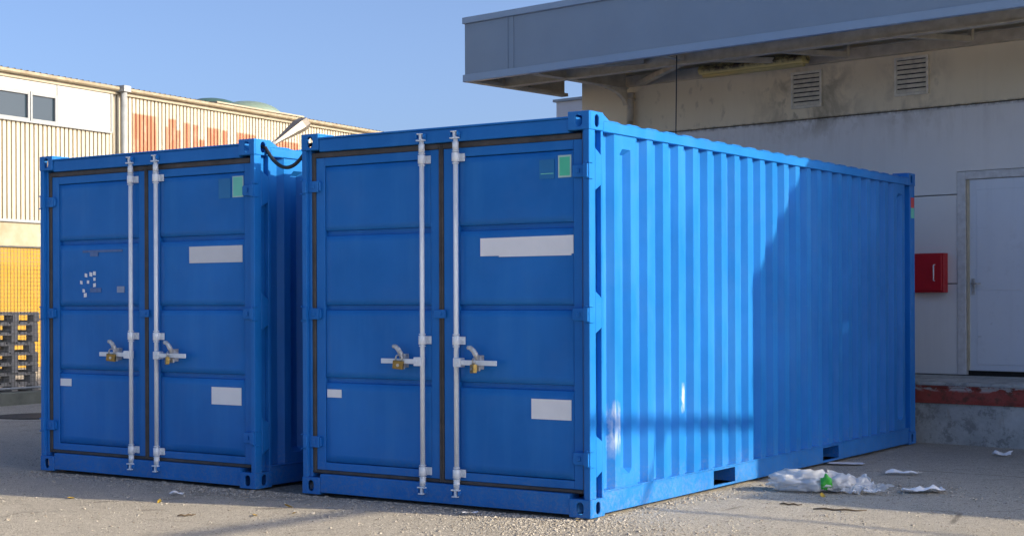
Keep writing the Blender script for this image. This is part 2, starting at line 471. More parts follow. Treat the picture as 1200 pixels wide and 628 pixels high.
        for zz, sg in ((2.488, 1), (.105, -1)):
            m = MB(); z_ = lambda a, b: sorted((zz+sg*a, zz+sg*b))
            a, b = z_(-.012, -.002); m.box(bx_-.036, bx_+.030, -.016, .028, a, b)
            a, b = z_(-.002, .040); m.box(bx_-.010, bx_+.010, -.014, .016, a, b)
            a, b = z_(.032, .040); m.box(bx_-.024, bx_+.020, -.022, .006, a, b)
            m.build('locking_cam', M_galv, door, bevel=.002)
        for zz in (2.352, 1.118, .222):
            m = MB(); m.tube([(bx_, .006, zz-.030), (bx_, .006, zz+.030)], .0265, 14)
            m.tube([(bx_, .006, zz-.044), (bx_, .006, zz-.036)], .024, 14); m.tube([(bx_, .006, zz+.036), (bx_, .006, zz+.044)], .024, 14)
            m.box(bx_-.012, bx_+.012, .022, .052, zz-.024, zz+.024)
            m.box(bx_-.048, bx_+.048, .040, .0495, zz-.027, zz+.027)
            for q in (-.034, .034): m.tube([(bx_+q, .0395, zz), (bx_+q, .033, zz)], .007, 8)
            m.build('bar_bracket', M_galv, door, bevel=.002)
        # handle
        s = -1 if left else 1; zz = .972
        m = MB()
        x0, x1 = sorted((bx_-s*.006, bx_+s*.055)); m.box(x0, x1, -.026, .030, zz-.030, zz+.030)
        x0, x1 = sorted((bx_+s*.055, bx_+s*.345)); m.box(x0, x1, -.020, -.008, zz-.017, zz+.017)
        m.tube([(bx_+s*.028, -.027, zz), (bx_+s*.028, -.034, zz)], .010, 10)
        m.build('handle', M_galv, door, bevel=.003)
        m = MB(); hx = bx_+s*.175
        m.box(hx-.020, hx+.020, .010, .0595, zz-.045, zz+.050)
        m.box(hx-.023, hx+.023, -.006, .010, zz-.055, zz+.020)
        pts = [(hx, .004, zz+.018), (hx, -.010, zz+.050), (hx-.020*(1 if left else 1), -.014, zz+.082), (hx-.046, -.014, zz+.102), (hx-.066, -.016, zz+.100)]
        m.tube(pts, [.017, .019, .018, .016, .015], 8)
        m.box(hx-.004, hx+.004, -.046, -.006, zz-.036, zz-.020)
        m.build('handle_catch', M_galv2, door, bevel=.003)
        if left:
            m = MB(); m.box(-1.262, -1.165, .028, .0395, 1.268, 1.326); m.tube([(-1.20, .028, 1.297), (-1.20, .020, 1.297)], .012, 10)
            m.build('centre_clip', M_blue, door, bevel=.005)
    return root

def sticker(door, name, x0, x1, z0, z1, mat, y=.0515, tilt=0., lab=None, th=.0020):
    m = MB(); m.prism([(x0, z0), (x1, z0+tilt), (x1, z1+tilt), (x0, z1)], 'y', y-th, y)
    o = m.build(name, mat, door)
    if lab: o['label'] = lab
    return o

proto = make_container()
c2 = copy_tree(proto)
c1 = proto
c2.location = (-2.875, -.027, 0); c2.rotation_euler = (0, 0, -.0033)
tag(c1, 'nearer blue shipping container, its corrugated right side half in sunlight', 'container', 'blue shipping containers side by side')
tag(c2, 'blue shipping container farther left, with torn white number scraps on its left door', 'container', 'blue shipping containers side by side')
def doors(c):
    ds = [o for o in c.children if o.name.startswith('door') and not o.name.startswith('door_sill')]
    ds.sort(key=lambda o: min(v.co.x for v in o.data.vertices)); return ds
for o in c1.children:
    if o.name.startswith('side_wall'):
        o.data = o.data.copy(); o.data.materials[0] = M_blue_s
L1, R1 = doors(c1); L2, R2 = doors(c2)
# stickers of the near container
m = MB(); m.prism([(-.885, 1.683), (-.735, 1.683), (-.735, 1.676), (-.168, 1.676), (-.168, 1.686), (-.152, 1.688), (-.152, 1.806), (-.885, 1.802)], 'y', .0495, .0515)
o = m.build('sticker', M_white, R1); o['label'] = 'long blank white sticker with a notched lower edge'
sticker(R1, 'sticker', -.480, -.172, .613, .745, M_white, lab='blank white sticker low on the right door')
sticker(L1, 'sticker', -2.238, -2.105, .697, .755, M_white, lab='small blank white sticker')
st = sticker(R1, 'sticker', -.266, -.166, 2.178, 2.322, M_greenrim, lab='green sticker with a pale rim')
for o in [sticker(R1, 'sticker', -.255, -.177, 2.190, 2.310, M_green, .0494, th=.0008)]: pass
sticker(R1, 'sticker', -.412, -.296, 2.176, 2.300, M_teal)
sticker(R1, 'sticker', -.400, -.302, 2.206, 2.211, M_mint, .0494, th=.0008)
m = MB(); m.box(-.0042, -.0025, 5.945, 6.035, 2.262, 2.36); rp = [o for o in c1.children if o.name.startswith('corner_post')]
def post_of(c): 
    for o in c.children:
        if o.name.startswith('corner_post'):
            xs = [v.co.x for v in o.data.vertices]; ys_ = [v.co.y for v in o.data.vertices]
            if max(xs) > -.1 and min(ys_) > 3: return o
m.build('sticker', M_redst, post_of(c1)); m = MB(); m.box(-.0042, -.0025, 5.945, 6.035, 2.163, 2.260); m.build('sticker', M_mint, post_of(c1))
# stickers of the far container (its own frame: world x + 2.875)
X2 = 2.878
sticker(R2, 'sticker', -3.612+X2, -3.050+X2, 1.682, 1.808, M_greyst, lab='long blank grey sticker')
sticker(R2, 'sticker', -3.378+X2, -3.066+X2, .609, .741, M_white, lab='blank white sticker low on the right door')
sticker(L2, 'sticker', -5.120+X2, -4.985+X2, .700, .760, M_white, lab='small blank white sticker')
sticker(R2, 'sticker', -3.150+X2, -3.038+X2, 2.168, 2.326, M_greenrim)
sticker(R2, 'sticker', -3.142+X2, -3.047+X2, 2.177, 2.318, M_mint, .0494, th=.0008, lab='pale green sticker')
sticker(R2, 'sticker', -3.296+X2, -3.170+X2, 2.166, 2.313, M_teal)
for (x, z) in ((-4.802, 1.606), (-4.743, 1.614), (-4.70, 1.62), (-4.70, 1.572), (-4.778, 1.55), (-4.86, 1.549), (-4.70, 1.522), (-4.831, 1.48), (-4.812, 1.44)):
    w = random.uniform(.013, .018); t_ = random.uniform(-.006, .006)
    sticker(L2, 'sticker_scrap', x-w+X2, x+w+X2, z-w, z+w, M_white, tilt=t_)
M_ghost = simple('glue_residue', (0.10, 0.20, 0.45), .5, var=.35, scale=20, bump=0)
M_ghost2 = simple('glue_residue_pale', (0.30, 0.38, 0.55), .5, var=.25, scale=20, bump=0)
sticker(L2, 'sticker_residue', -4.842+X2, -4.365+X2, 1.788, 1.806, M_ghost); sticker(L2, 'sticker_residue', -4.752+X2, -4.655+X2, 1.756, 1.787, M_ghost)
sticker(L2, 'sticker_residue', -4.432+X2, -4.345+X2, 1.462, 1.512, M_ghost2); sticker(L2, 'sticker_residue', -4.752+X2, -4.62+X2, 1.466, 1.50, M_ghost)

# padlocks hanging on the handle catches
def padlock(loc, rot, label):
    r_ = empty('padlock', loc); r_.rotation_euler = rot
    m = MB(); m.box(-.038, .038, -.014, .014, -.050, .008); m.build('body', M_brass, r_, bevel=.004, seg=2)
    m = MB(); pts = [(-.022, 0, .002), (-.022, 0, .028)]+[(-.022*math.cos(a), 0, .028+.020*math.sin(a)) for a in [math.pi*k/8 for k in range(1, 8)]]+[(.022, 0, .028), (.022, 0, .002)]
    m.tube(pts, .0058, 8); m.build('shackle', M_steel, r_)
    m = MB(); m.tube([(0, -.0142, -.022), (0, -.017, -.022)], .011, 12); m.build('keyway', M_steel, r_)
    tag(r_, label, 'padlock', 'brass padlocks on the door handles')
for nm, ox, oy in (('nearer', 0, 0), ('farther', -2.875, -.027)):
    padlock((-1.343-.175+ox, -.036+oy, .968), (.05, .10, .35), 'brass padlock on the left door handle of the %s container' % nm)
    padlock((-1.056+.175+ox, -.040+oy, .955), (-.05, -.06, -.65), 'brass padlock on the right door handle of the %s container' % nm)

# black cable slung between the two containers
m = MB(); P0, P1 = Vector((-2.88, .10, 2.53)), Vector((-2.45, .10, 2.525)); pts = [Vector((-2.92, .10, 2.545))]
for k in range(17):
    f = k/16; q = P0.lerp(P1, f); q.z -= .155*(1-(2*f-1)**2); pts.append(q)
pts.append(Vector((-2.40, .10, 2.53)))
m.tube(pts, .014, 10); tag(m.build('cable', M_cable), 'black cable sagging between the top corners of the two containers', 'cable')

# ---------------------------------------------------------------- loading building (wall, canopy, dock)
A = -.1306; K = 7.6
def UK(u_, k_): return Vector((u_*math.cos(A)-k_*math.sin(A), u_*math.sin(A)+k_*math.cos(A), 0))
bld = empty('loading_building', UK(0, K), A)
tag(bld, 'grey panelled warehouse with a deep canopy behind the containers', 'building')
def wall_mat(name, c1_, c2_, stains):
    t = NT(name); x, y, z = t.xyz()
    c = t.mix(t.rng(t.noise(1.1, 5, .6), .3, .7), c1_, c2_)
    c = t.mix(t.mul(t.rng(t.noise(1., 5, .7, t.scaled((7, 7, .5))), .52, .75), .12), c, tuple(k*.62 for k in c1_))
    if stains:
        blot = t.rng(t.noise(3.4, 5, .62, t.scaled((1.2, 1.2, .8)), .5), .46, .62)
        spot = t.rng(t.noise(8.5, 3, .55, t.scaled((1, 1, .7))), .57, .66)
        near = t.math('MAXIMUM', t.band(x, -3.45, -2.35, .30), t.mul(t.band(x, -2.0, -1.25, .15), .55))
        near = t.math('MAXIMUM', near, t.mul(t.band(x, -5.2, -3.7, .4), t.mul(spot, .55)))
        c = t.mix(t.mul(near, t.math('MAXIMUM', t.mul(blot, .75), t.mul(spot, .6)), t.band(z, 3.28, 4.0, .12), .85), c, (0.22, 0.18, 0.115))
        drip = t.mul(t.rng(t.noise(2.2, 5, .7, t.scaled((3, 3, .5))), .5, .7), t.band(z, 3.10, 3.47, .14), .22)
        c = t.mix(drip, c, (0.28, 0.25, 0.19))
        c = t.mix(t.mul(t.band(z, 3.405, 3.445, .015), t.rng(t.noise(14, 4, .7), .35, .6), .75), c, (0.10, 0.085, 0.06))
    else:
        scr = t.rng(t.noise(3., 5, .7, t.scaled((2, 2, 9)), .6), .66, .72)
        c = t.mix(t.mul(scr, .35), c, (0.16, 0.17, 0.18))
        c = t.mix(t.mul(t.rng(t.noise(5, 5, .7), .56, .75), .3), c, tuple(k*.7 for k in c1_))
    nb = t.bump(t.noise(2.2, 3), .12, .03); nb = t.bump(t.noise(80, 2), .06, .003, nb)
    return t.fin(c, .55, 0., nb, .4)
M_wall = wall_mat('wall_panel_grey', (0.70, 0.70, 0.69), (0.76, 0.76, 0.75), True)
M_wall_top = wall_mat('wall_panel_upper', (0.74, 0.64, 0.44), (0.80, 0.70, 0.50), True)
M_dark = simple('dark_joint', (0.03, 0.03, 0.03), .9, bump=0)
M_fascia = simple('fascia_sheet', (0.235, 0.295, 0.35), .42, var=.10, scale=1.5, bump=.04, bscale=9)
M_fascia_t = simple('fascia_trim', (0.29, 0.375, 0.46), .40, var=.10, scale=2.5, bump=.03)
M_beam = simple('painted_beam', (0.68, 0.60, 0.44), .6, var=.5, scale=7, dark=(0.45, 0.38, 0.26))
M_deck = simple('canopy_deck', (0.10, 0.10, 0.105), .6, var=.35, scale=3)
M_vent = simple('vent_cream', (0.88, 0.83, 0.68), .55, var=.35, scale=14)
M_door = wall_mat('service_door_paint', (0.64, 0.70, 0.78), (0.70, 0.75, 0.82), False)
M_frame = simple('door_frame_paint', (0.68, 0.69, 0.70), .5, var=.3, scale=16, dark=(0.50, 0.50, 0.50))
M_roofing = simple('flat_roofing', (0.2, 0.2, 0.2), .9)
uL, uR, dT, dL, dR = -6.20, 7.2, 2.724, -1.108, .09
def wp(poly, mat):
    m = MB(); m.prism(poly, 'y', 0, .06); return m.build('wall_panel', mat, bld, bevel=.004)
J = .005
for (za, zb) in ((.585, 1.55), (1.55, 2.49)):
    wp([(uL, za+J), (dL-J, za+J), (dL-J, zb-J), (uL, zb-J)], M_wall)
    wp([(dR+J, za+J), (uR, za+J), (uR, zb-J), (dR+J, zb-J)], M_wall)
wp([(uL, 2.49+J), (dL-J, 2.49+J), (dL-J, dT+J), (dR+J, dT+J), (dR+J, 2.49+J), (uR, 2.49+J), (uR, 3.43-J), (uL, 3.43-J)], M_wall)
wp([(uL, 3.43+J), (uR, 3.43+J), (uR, 4.43), (uL, 4.43)], M_wall_top)
m = MB(); m.box(uL+.01, uR-.01, .062, 6.2, 0, 4.68); m.build('wall_core', M_dark, bld)
m = MB(); m.box(uL-.05, uR+.1, .2, 6.3, 4.69, 4.80); m.build('roof', M_roofing, bld)
# service door
m = MB()
m.box(dL, dL+.095, -.012, .05, .59, dT); m.box(dR-.095, dR, -.012, .05, .59, dT); m.box(dL+.095, dR-.095, -.012, .05, dT-.082, dT)
sdoor = m.build('service_door', M_frame, bld, bevel=.004); sdoor['label'] = 'pale grey steel door with its frame'
m = MB(); m.box(dL+.099, dR-.099, .020, .060, .635, dT-.086); m.build('door_leaf', M_door, sdoor, bevel=.003)
m = MB(); m.box(dL+.101, dL+.125, .004, .0195, .64, dT-.09); m.build('hinge_strip', M_beam, sdoor)
for za, zb in ((1.475, 2.53), (.70, 1.465)):
    m = MB(); m.box(dL+.205, dR-.16, .014, .0195, za, zb); m.build('leaf_panel', M_door, sdoor, bevel=.0025)
m = MB(); m.tube([(dL+.165, .012, 1.548), (dL+.165, -.030, 1.548), (dL+.265, -.034, 1.548)], .009, 8); m.box(dL+.148, dL+.182, .010, .0195, 1.43, 1.60)
m.build('door_handle', M_galv2, sdoor)
# vents
for (a, b, za, zb) in ((-3.113, -2.716, 3.559, 3.974), (-1.822, -1.424, 3.583, 4.0)):
    m = MB(); w = .028
    m.box(a, a+w, -.028, -.001, za, zb); m.box(b-w, b, -.028, -.001, za, zb); m.box(a+w, b-w, -.028, -.001, za, za+w); m.box(a+w, b-w, -.028, -.001, zb-w, zb)
    v = m.build('vent', M_vent, bld, bevel=.003)
    m = MB(); m.box(a+w, b-w, -.004, -.001, za+w, zb-w); m.build('vent_backing', M_dark, v)
    n_ = 7; st_ = (zb-za-2*w)/n_
    for i in range(n_):
        z = za+w+st_*i
        m = MB(); m.prism([(-.030, z+.004), (-.026, z+.001), (-.010, z+st_*.76), (-.013, z+st_*.80)], 'x', a+w+.001, b-w-.001); m.build('slat', M_vent, v)
# canopy
F = 5.7-K
can = MB(); can.box(-6.46, 7.34, F, F+.04, 4.086, 4.692)
can = can.build('canopy', M_fascia, bld); can['label'] = 'deep canopy with a blue grey sheet metal fascia'
m = MB(); m.box(-6.48, 7.34, F-.022, F+.045, 3.998, 4.085); m.build('lower_trim', M_fascia_t, can, bevel=.004)
m = MB(); m.box(-6.48, 7.34, F-.030, F+.12, 4.693, 4.768); m.build('cap', M_fascia_t, can, bevel=.005)
for ua in (-5.80, 3.60):
    m = MB(); m.box(ua, ua+.035, F-.006, F-.0005, 4.087, 4.691); m.box(ua+.060, ua+.125, F-.009, F-.0005, 4.087, 4.691); m.build('seam', M_fascia, can, bevel=.002)
m = MB(); m.box(-6.46, -6.42, F+.0415, -.08, 4.04, 4.68); m.box(-6.465, -6.36, F+.0415, -.08, 3.998, 4.038)
m.box(-6.4195, -6.37, F+.55, F+.60, 4.04, 4.29); m.box(-6.4195, -6.37, F+1.1, F+1.15, 4.04, 4.29); m.build('end_fascia', M_beam, can)
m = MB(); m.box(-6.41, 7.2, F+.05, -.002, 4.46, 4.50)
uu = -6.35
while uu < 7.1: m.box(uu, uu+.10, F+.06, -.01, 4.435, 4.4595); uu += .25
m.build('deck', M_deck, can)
m = MB(); m.box(-6.35, 7.2, F+.60, F+.66, 4.0, 4.25); m.box(-6.35, 7.2, F+.56, F+.66, 3.985, 3.9995); m.box(-6.35, 7.2, F+.56, F+.70, 4.2505, 4.265); m.build('beam', M_beam, can)
m = MB(); m.box(-5.75, 7.2, -.09, -.002, 4.034, 4.145); m.box(-5.75, 7.2, -.13, -.002, 4.146, 4.158); m.build('wall_beam', M_beam, can)
def ibeam_k(ua, z0=4.0):
    m = MB(); m.box(ua-.01, ua+.01, F+.05, -.14, z0+.012, 4.43); m.box(ua-.06, ua+.06, F+.05, -.14, z0, z0+.0115)
    pts = [(-.14, z0-.0005), (-.75, z0-.0005)]+[(-.75+.61*math.sin(q*math.pi/20), z0-.0005-.20*(1-math.cos(q*math.pi/20))) for q in range(1, 11)]
    m.prism(pts, 'x', ua-.03, ua+.03)                   # curved haunch at the wall
    return m
for ua in (-5.40, 1.9, 5.4): ibeam_k(ua, 3.992).build('cantilever_beam', M_beam, can)
def strut(p0, p1, w=.035):
    m = MB(); a, b = Vector(p0), Vector(p1); t_ = (b-a).normalized(); mt = t_.to_track_quat('Z', 'Y').to_matrix().to_4x4(); mt.translation = a
    L = (b-a).length
    m.box(-w, w, -w*.2, w*.2, 0, L, mt); m.box(-w, -w+.008, w*.2, w*1.4, 0, L, mt)
    return m
for (p0, p1) in (((-5.2, -.12, 4.02), (-3.72, F+.70, 4.03)), ((-3.66, F+.71, 4.04), (-2.9, -.14, 4.05)), ((-3.72, F+.05, 4.05), (-3.70, F+.56, 4.03)), ((-2.62, F+.71, 4.02), (-2.25, -.30, 4.03)), ((-1.22, F+.71, 4.02), (-.80, -.34, 4.03)), ((.2, F+.71, 4.02), (.62, -.34, 4.03)), ((-2.25, -.29, 4.03), (-2.25, -.29, 4.28)), ((-.80, -.33, 4.03), (-.80, -.33, 4.28)), ((-5.5, F+.1, 4.05), (-4.2, F+.55, 4.05))):
    strut(p0, p1).build('brace', M_beam, can)
m = MB(); m.box(7.20, 7.34, F+.045, 0, 0, 4.68); m.build('end_wall_blocker', M_wall, bld)  # unseen wall added under the canopy end, blocks sun from the container side
m = MB(); m.tube([(-5.375, -.07, 3.60), (-5.375, -.07, 3.93), (-5.375, -.07, 3.95)], [.045, .045, .06], 12); m.tube([(-5.375, -.07, .6), (-5.375, -.07, 3.60)], .045, 12); m.tube([(-5.375, -.07, 3.86), (-5.375, -.07, 3.875)], .066, 12)
m.build('downpipe', M_beam, bld)
# loading dock
t = NT('dock_concrete'); x, y, z = t.xyz()
c = t.mix(t.rng(t.noise(2.2, 6, .7), .3, .7), (0.30, 0.305, 0.29), (0.56, 0.56, 0.53)); c = t.mix(t.mul(t.rng(t.noise(8, 6, .75), .50, .60), .8), c, (0.22, 0.225, 0.21))
rs = t.mul(t.rng(t.noise(3.2, 4, .7, t.scaled((2.5, 2.5, .5))), .60, .70), t.rng(z, .12, .38), .8); c = t.mix(rs, c, (0.22, 0.13, 0.055))
M_conc = t.fin(c, .9, 0., t.bump(t.noise(20, 6, .7), .4, .02))
t = NT('dock_red_steel'); x, y, z = t.xyz()
c = t.mix(t.rng(t.noise(5, 6, .7), .35, .7), (0.30, 0.045, 0.030), (0.37, 0.085, 0.060)); c = t.mix(t.mul(t.rng(t.noise(9, 6, .75), .50, .62), .8), c, (0.10, 0.045, 0.025))
fl = t.mul(t.rng(t.noise(6, 5, .7, t.scaled((1, 1, 2.4))), .50, .56), t.rng(z, .485, .515)); c = t.mix(t.mul(fl, .85), c, (0.55, 0.52, 0.48))
M_red = t.fin(c, .75, 0., t.bump(t.noise(40, 5, .7), .3, .006))
Dk = 6.26-K
m = MB(); m.box(-9, 7.19, Dk, -.0005, -.1, .375); dock = m.build('loading_dock', M_conc, bld); dock['label'] = 'raised concrete loading dock with a red steel edge'
m = MB(); m.box(-9, 7.19, Dk-.03, -.0005, .548, .583); m.build('dock_slab', M_conc, dock, bevel=.006)
m = MB(); m.box(-9, 7.19, Dk-.020, Dk+.10, .3755, .392); m.box(-9, 7.19, Dk-.006, Dk+.1, .3925, .530); m.box(-9, 7.19, Dk-.020, Dk+.10, .5305, .5475); m.build('steel_edge', M_red, dock, bevel=.003)
# red cabinet on the wall
M_redcab = simple('cabinet_red', (0.55, 0.012, 0.02), .4, var=.2, scale=5, bump=.04)
cab = empty('fire_cabinet', UK(-1.40, K), A); tag(cab, 'red wall cabinet with a white pull handle beside the grey door', 'cabinet')
m = MB(); m.box(-.215, .182, -.10, -.0015, 1.457, 1.873); m.build('body', M_redcab, cab, bevel=.004)
m = MB(); m.box(-.195, .162, -.112, -.1005, 1.477, 1.853); m.build('cabinet_door', M_redcab, cab, bevel=.004)
m = MB(); m.tube([(.085, -.113, 1.58), (.085, -.14, 1.585), (.085, -.14, 1.745), (.085, -.113, 1.75)], .007, 8); m.build('handle', M_galv, cab)
# old batten lamp under the canopy
t = NT('yellowed_enamel'); x, y, z = t.xyz()
c = t.mix(t.rng(t.noise(6, 6, .75), .42, .6), (0.06, 0.04, 0.02), (0.55, 0.44, 0.16)); c = t.mix(t.rng(z, 4.045, 4.015), c, (0.75, 0.62, 0.24))
M_lampy = t.fin(c, .6)
lamp = empty('batten_lamp', UK(0, K), A); tag(lamp, 'rusty yellowed strip lamp mounted under the canopy', 'lamp')
m = MB(); m.prism([(-.43, 4.01), (-.29, 4.01), (-.26, 4.06), (-.29, 4.11), (-.43, 4.11), (-.46, 4.06)], 'x', -4.10, -2.72); m.build('housing', M_lampy, lamp, bevel=.004)
m = MB(); m.tube([(-4.08, -.36, 4.0), (-2.74, -.36, 4.0)], .032, 12); m.build('tube', simple('old_diffuser', (0.58, 0.48, 0.20), .35, var=.2, bump=0), lamp)
m = MB(); m.box(-3.9, -3.86, -.38, -.34, 4.111, 4.434); m.box(-2.96, -2.92, -.38, -.34, 4.111, 4.434); m.build('bracket', M_beam, lamp)
# hanging cable from the canopy edge
m = MB(); a, b = UK(-3.440, 5.80), UK(-3.640, 5.98); m.tube([(a.x, a.y, 4.0), ((a.x+b.x)/2+.01, (a.y+b.y)/2, 2.6), (b.x, b.y, 1.0)], .0065, 8)
tag(m.build('hanging_cable', M_cable), 'thin dark cable hanging from the canopy edge', 'cable')
# pale annex behind the building's left end
M_annex = simple('annex_white', (0.55, 0.58, 0.62), .6, var=.08)
an = empty('annex_building', UK(-9, 10), A); tag(an, 'pale flat roofed annex behind the canopy end', 'building')
m = MB(); m.box(.37, 2.0, 0, 4, 0, 4.36); m.build('wall', M_annex, an)
m = MB(); m.box(.33, 2.05, -.04, 4.05, 4.361, 4.40); m.build('roof', M_fascia, an)
m = MB(); m.box(-.52, .3295, .3, 4, 0, 4.10); m.build('low_wall', M_annex, an); m = MB(); m.box(-.56, .3295, .26, 4, 4.101, 4.155); m.build('low_roof', M_fascia, an)

# ---------------------------------------------------------------- corrugated warehouse across the yard (left)
WA = .0912
wh = empty('corrugated_warehouse', (-22.05, 14, 0), WA)
tag(wh, 'long cream corrugated metal warehouse across the yard', 'building')
t = NT('cream_cladding'); x, y, z = t.xyz()
c = t.mix(t.rng(t.noise(.8, 5, .6), .3, .7), (0.40, 0.36, 0.28), (0.47, 0.425, 0.335))
c = t.mix(t.mul(t.rng(t.noise(1., 4, .7, t.scaled((6, 6, .3))), .5, .7), .3), c, (0.31, 0.26, 0.18))
def red(y0, y1, zt, zb=4.2): return t.mul(t.band(y, y0-14, y1-14, .03), t.rng(z, zt-.02, zt+.02, 1., 0.), t.rng(z, zb-.05, zb+.05))
marks = [red(16.20, 17.02, 5.80), red(17.33, 17.42, 5.60), red(17.42, 17.70, 5.80), red(17.70, 17.86, 5.55), red(17.98, 18.20, 5.76), red(18.30, 18.52, 5.74), red(18.52, 18.75, 5.40), red(18.85, 19.32, 5.73), red(19.40, 19.62, 5.71), red(20.0, 20.75, 5.71), red(21.5, 22.6, 5.66), red(23.0, 23.9, 5.6)]
mk = marks[0]
for q in marks[1:]: mk = t.math('MAXIMUM', mk, q)
mk = t.mul(mk, t.rng(t.noise(2.4, 6, .75, t.scaled((1, 1, .6))),   .30, .50, .45, .95))
c = t.mix(mk, c, (0.36, 0.125, 0.06))
M_clad = t.fin(c, .6, 0., t.bump(t.noise(30, 2), .05, .004))
M_cream = simple('cream_trim', (0.38, 0.33, 0.25), .6, var=.3, scale=4)
M_gutter = simple('weathered_gutter', (0.34, 0.30, 0.22), .7, var=.5, scale=6, dark=(0.20, 0.155, 0.10))
M_bandw = simple('white_render', (0.44, 0.44, 0.425), .7, var=.08, scale=3)
M_whframe = simple('window_frame', (0.27, 0.29, 0.31), .5, var=.1)
M_yellow = simple('yellow_wall', (0.36, 0.19, 0.006), .7, var=.25, scale=1.5, dark=(0.32, 0.185, 0.012))
M_beige = simple('concrete_beam', (0.36, 0.33, 0.26), .8, var=.3, scale=2.5, dark=(0.26, 0.215, 0.14))
M_fibre = simple('fibre_cement_roof', (0.26, 0.25, 0.23), .9, var=.4, scale=3)
gm = NT('window_glass'); M_glass = gm.fin((0.02, 0.035, 0.05), .03, 0., None, .8)
def corr(y0, y1, z0, z1):
    bm = bmesh.new(); prof = []; yy = y0; P = .127
    while yy < y1: prof += [(0, yy), (0, yy+.084), (-.048, yy+.090), (-.048, yy+.119)]; yy += P
    A_ = [bm.verts.new((x, y-14, z0)) for x, y in prof]; B_ = [bm.verts.new((x, y-14, z1)) for x, y in prof]
    for i in range(len(prof)-1): bm.faces.new([A_[i], A_[i+1], B_[i+1], B_[i]])
    m = MB(); m.bm.free(); m.bm = bm; return m
corr(2.0, 15.44, 3.16, 5.25).build('cladding', M_clad, wh)
corr(15.44, 42, 3.16, 6.2).build('cladding', M_clad, wh)
m = MB(); m.box(-12, -.05, -12.5, 28, 0, 6.2); m.build('core_wall', M_beige, wh)
m = MB(); m.box(-.049, .03, -12.5, 28, 2.56, 3.159); m.build('concrete_beam', M_beige, wh)
m = MB(); m.box(-.03, .09, -12.5, 28, 3.10, 3.158); m.build('drip_ledge', M_whframe, wh)
m = MB(); m.box(-.049, -.01, -12.5, 28, 0, 2.555); m.build('lower_wall', M_yellow, wh)
m = MB(); m.box(-.04, .035, -.185, 1.44, 5.285, 6.16); m.build('white_panel', M_bandw, wh, bevel=.004)
m = MB(); m.box(-.04, .035, -9, -.215, 5.925, 6.16); m.build('white_panel', M_bandw, wh, bevel=.004)
m = MB(); m.box(-.04, .05, -.2145, -.186, 5.285, 6.16); m.build('seam_strip', M_whframe, wh)
m = MB(); m.box(-.04, .07, -9, 1.47, 5.251, 5.284); m.build('sill', M_whframe, wh)
m = MB(); m.box(-.04, .055, 1.441, 1.50, 5.285, 6.16); m.build('edge_trim', M_whframe, wh)
for i, (ya, yb) in enumerate(((-.98, -.215), (-1.905, -1.0), (-2.81, -1.905), (-3.71, -2.81))):
    m = MB(); f = .055
    m.box(-.03, .05, ya, ya+f, 5.285, 5.924); m.box(-.03, .05, yb-f, yb, 5.285, 5.924); m.box(-.03, .05, ya+f, yb-f, 5.285, 5.345); m.box(-.03, .05, ya+f, yb-f, 5.855, 5.924)
    w_ = m.build('window', M_whframe, wh, bevel=.003)
    m = MB(); m.box(-.02, 0, ya+f, yb-f, 5.345, 5.855); m.build('pane', M_glass, w_)
m = MB(); m.box(-.04, .07, -12.5, 28, 6.161, 6.235); m.build('fascia', M_cream, wh, bevel=.005)
m = MB(); m.prism([(-.04, 6.236), (.15, 6.236), (.19, 6.265), (.19, 6.325), (-.04, 6.325)], 'y', -12.5, 1.58); m.build('gutter', M_gutter, wh, bevel=.006)
m = MB(); m.prism([(-.04, 6.236), (.15, 6.236), (.19, 6.265), (.19, 6.325), (-.04, 6.325)], 'y', 1.85, 28); m.build('gutter', M_gutter, wh, bevel=.006)
bm = bmesh.new(); n_ = int(40.5/.06); A_, B_ = [], []
for i in range(n_):
    yy = -12.5+i*.06; zz = .030*math.sin(i*math.pi/1.5)
    A_.append(bm.verts.new((.10, yy, 6.338+zz))); B_.append(bm.verts.new((-12, yy, 6.86+zz)))
for i in range(n_-1): bm.faces.new([A_[i], B_[i], B_[i+1], A_[i+1]])
m = MB(); m.bm.free(); m.bm = bm; wr = m.build('roof', M_fibre, wh)
m = MB(); m.tube([(.19, 1.71, 3.0), (.19, 1.71, 6.22)], .075, 12); m.box(.06, .30, 1.60, 1.83, 6.22, 6.36); m.tube([(.19, 1.71, 4.6), (.19, 1.71, 4.66)], .085, 12); m.build('downpipe', M_galv2 if False else simple('pvc_pipe', (0.33, 0.35, 0.37), .5, var=.3), wh)
def dome(y, x, hy, hx, h, mat):
    bm = bmesh.new(); G = []
    for j in range(9):
        a = j/8*math.pi/2
        G.append([bm.verts.new((x+hx*math.cos(a)*math.cos(2*math.pi*k/28), y-14+hy*math.cos(a)*math.sin(2*math.pi*k/28), 6.38+h*math.sin(a))) for k in range(28)] if j < 8 else [bm.verts.new((x, y-14, 6.38+h))])
    for j in range(7):
        for k in range(28): f = bm.faces.new([G[j][k], G[j][(k+1) % 28], G[j+1][(k+1) % 28], G[j+1][k]]); f.smooth = True
    for k in range(28): f = bm.faces.new([G[7][k], G[7][(k+1) % 28], G[8][0]]); f.smooth = True
    m = MB(); m.bm.free(); m.bm = bm; m.build('skylight', mat, wr)
M_dome = simple('green_dome', (0.06, 0.12, 0.10), .35, var=.2, bump=0); M_dome2 = simple('pale_green_dome', (0.20, 0.27, 0.22), .4, var=.2, bump=0)
dome(21.45, -2.0, 1.05, .9, .50, M_dome); dome(21.95, -1.2, .95, .9, .42, M_dome2)
m = MB(); m.box(-1.0, .19, 19.0-14, 22.6-14, 6.345, 6.385); m.build('patch_sheet', M_cream, wr)

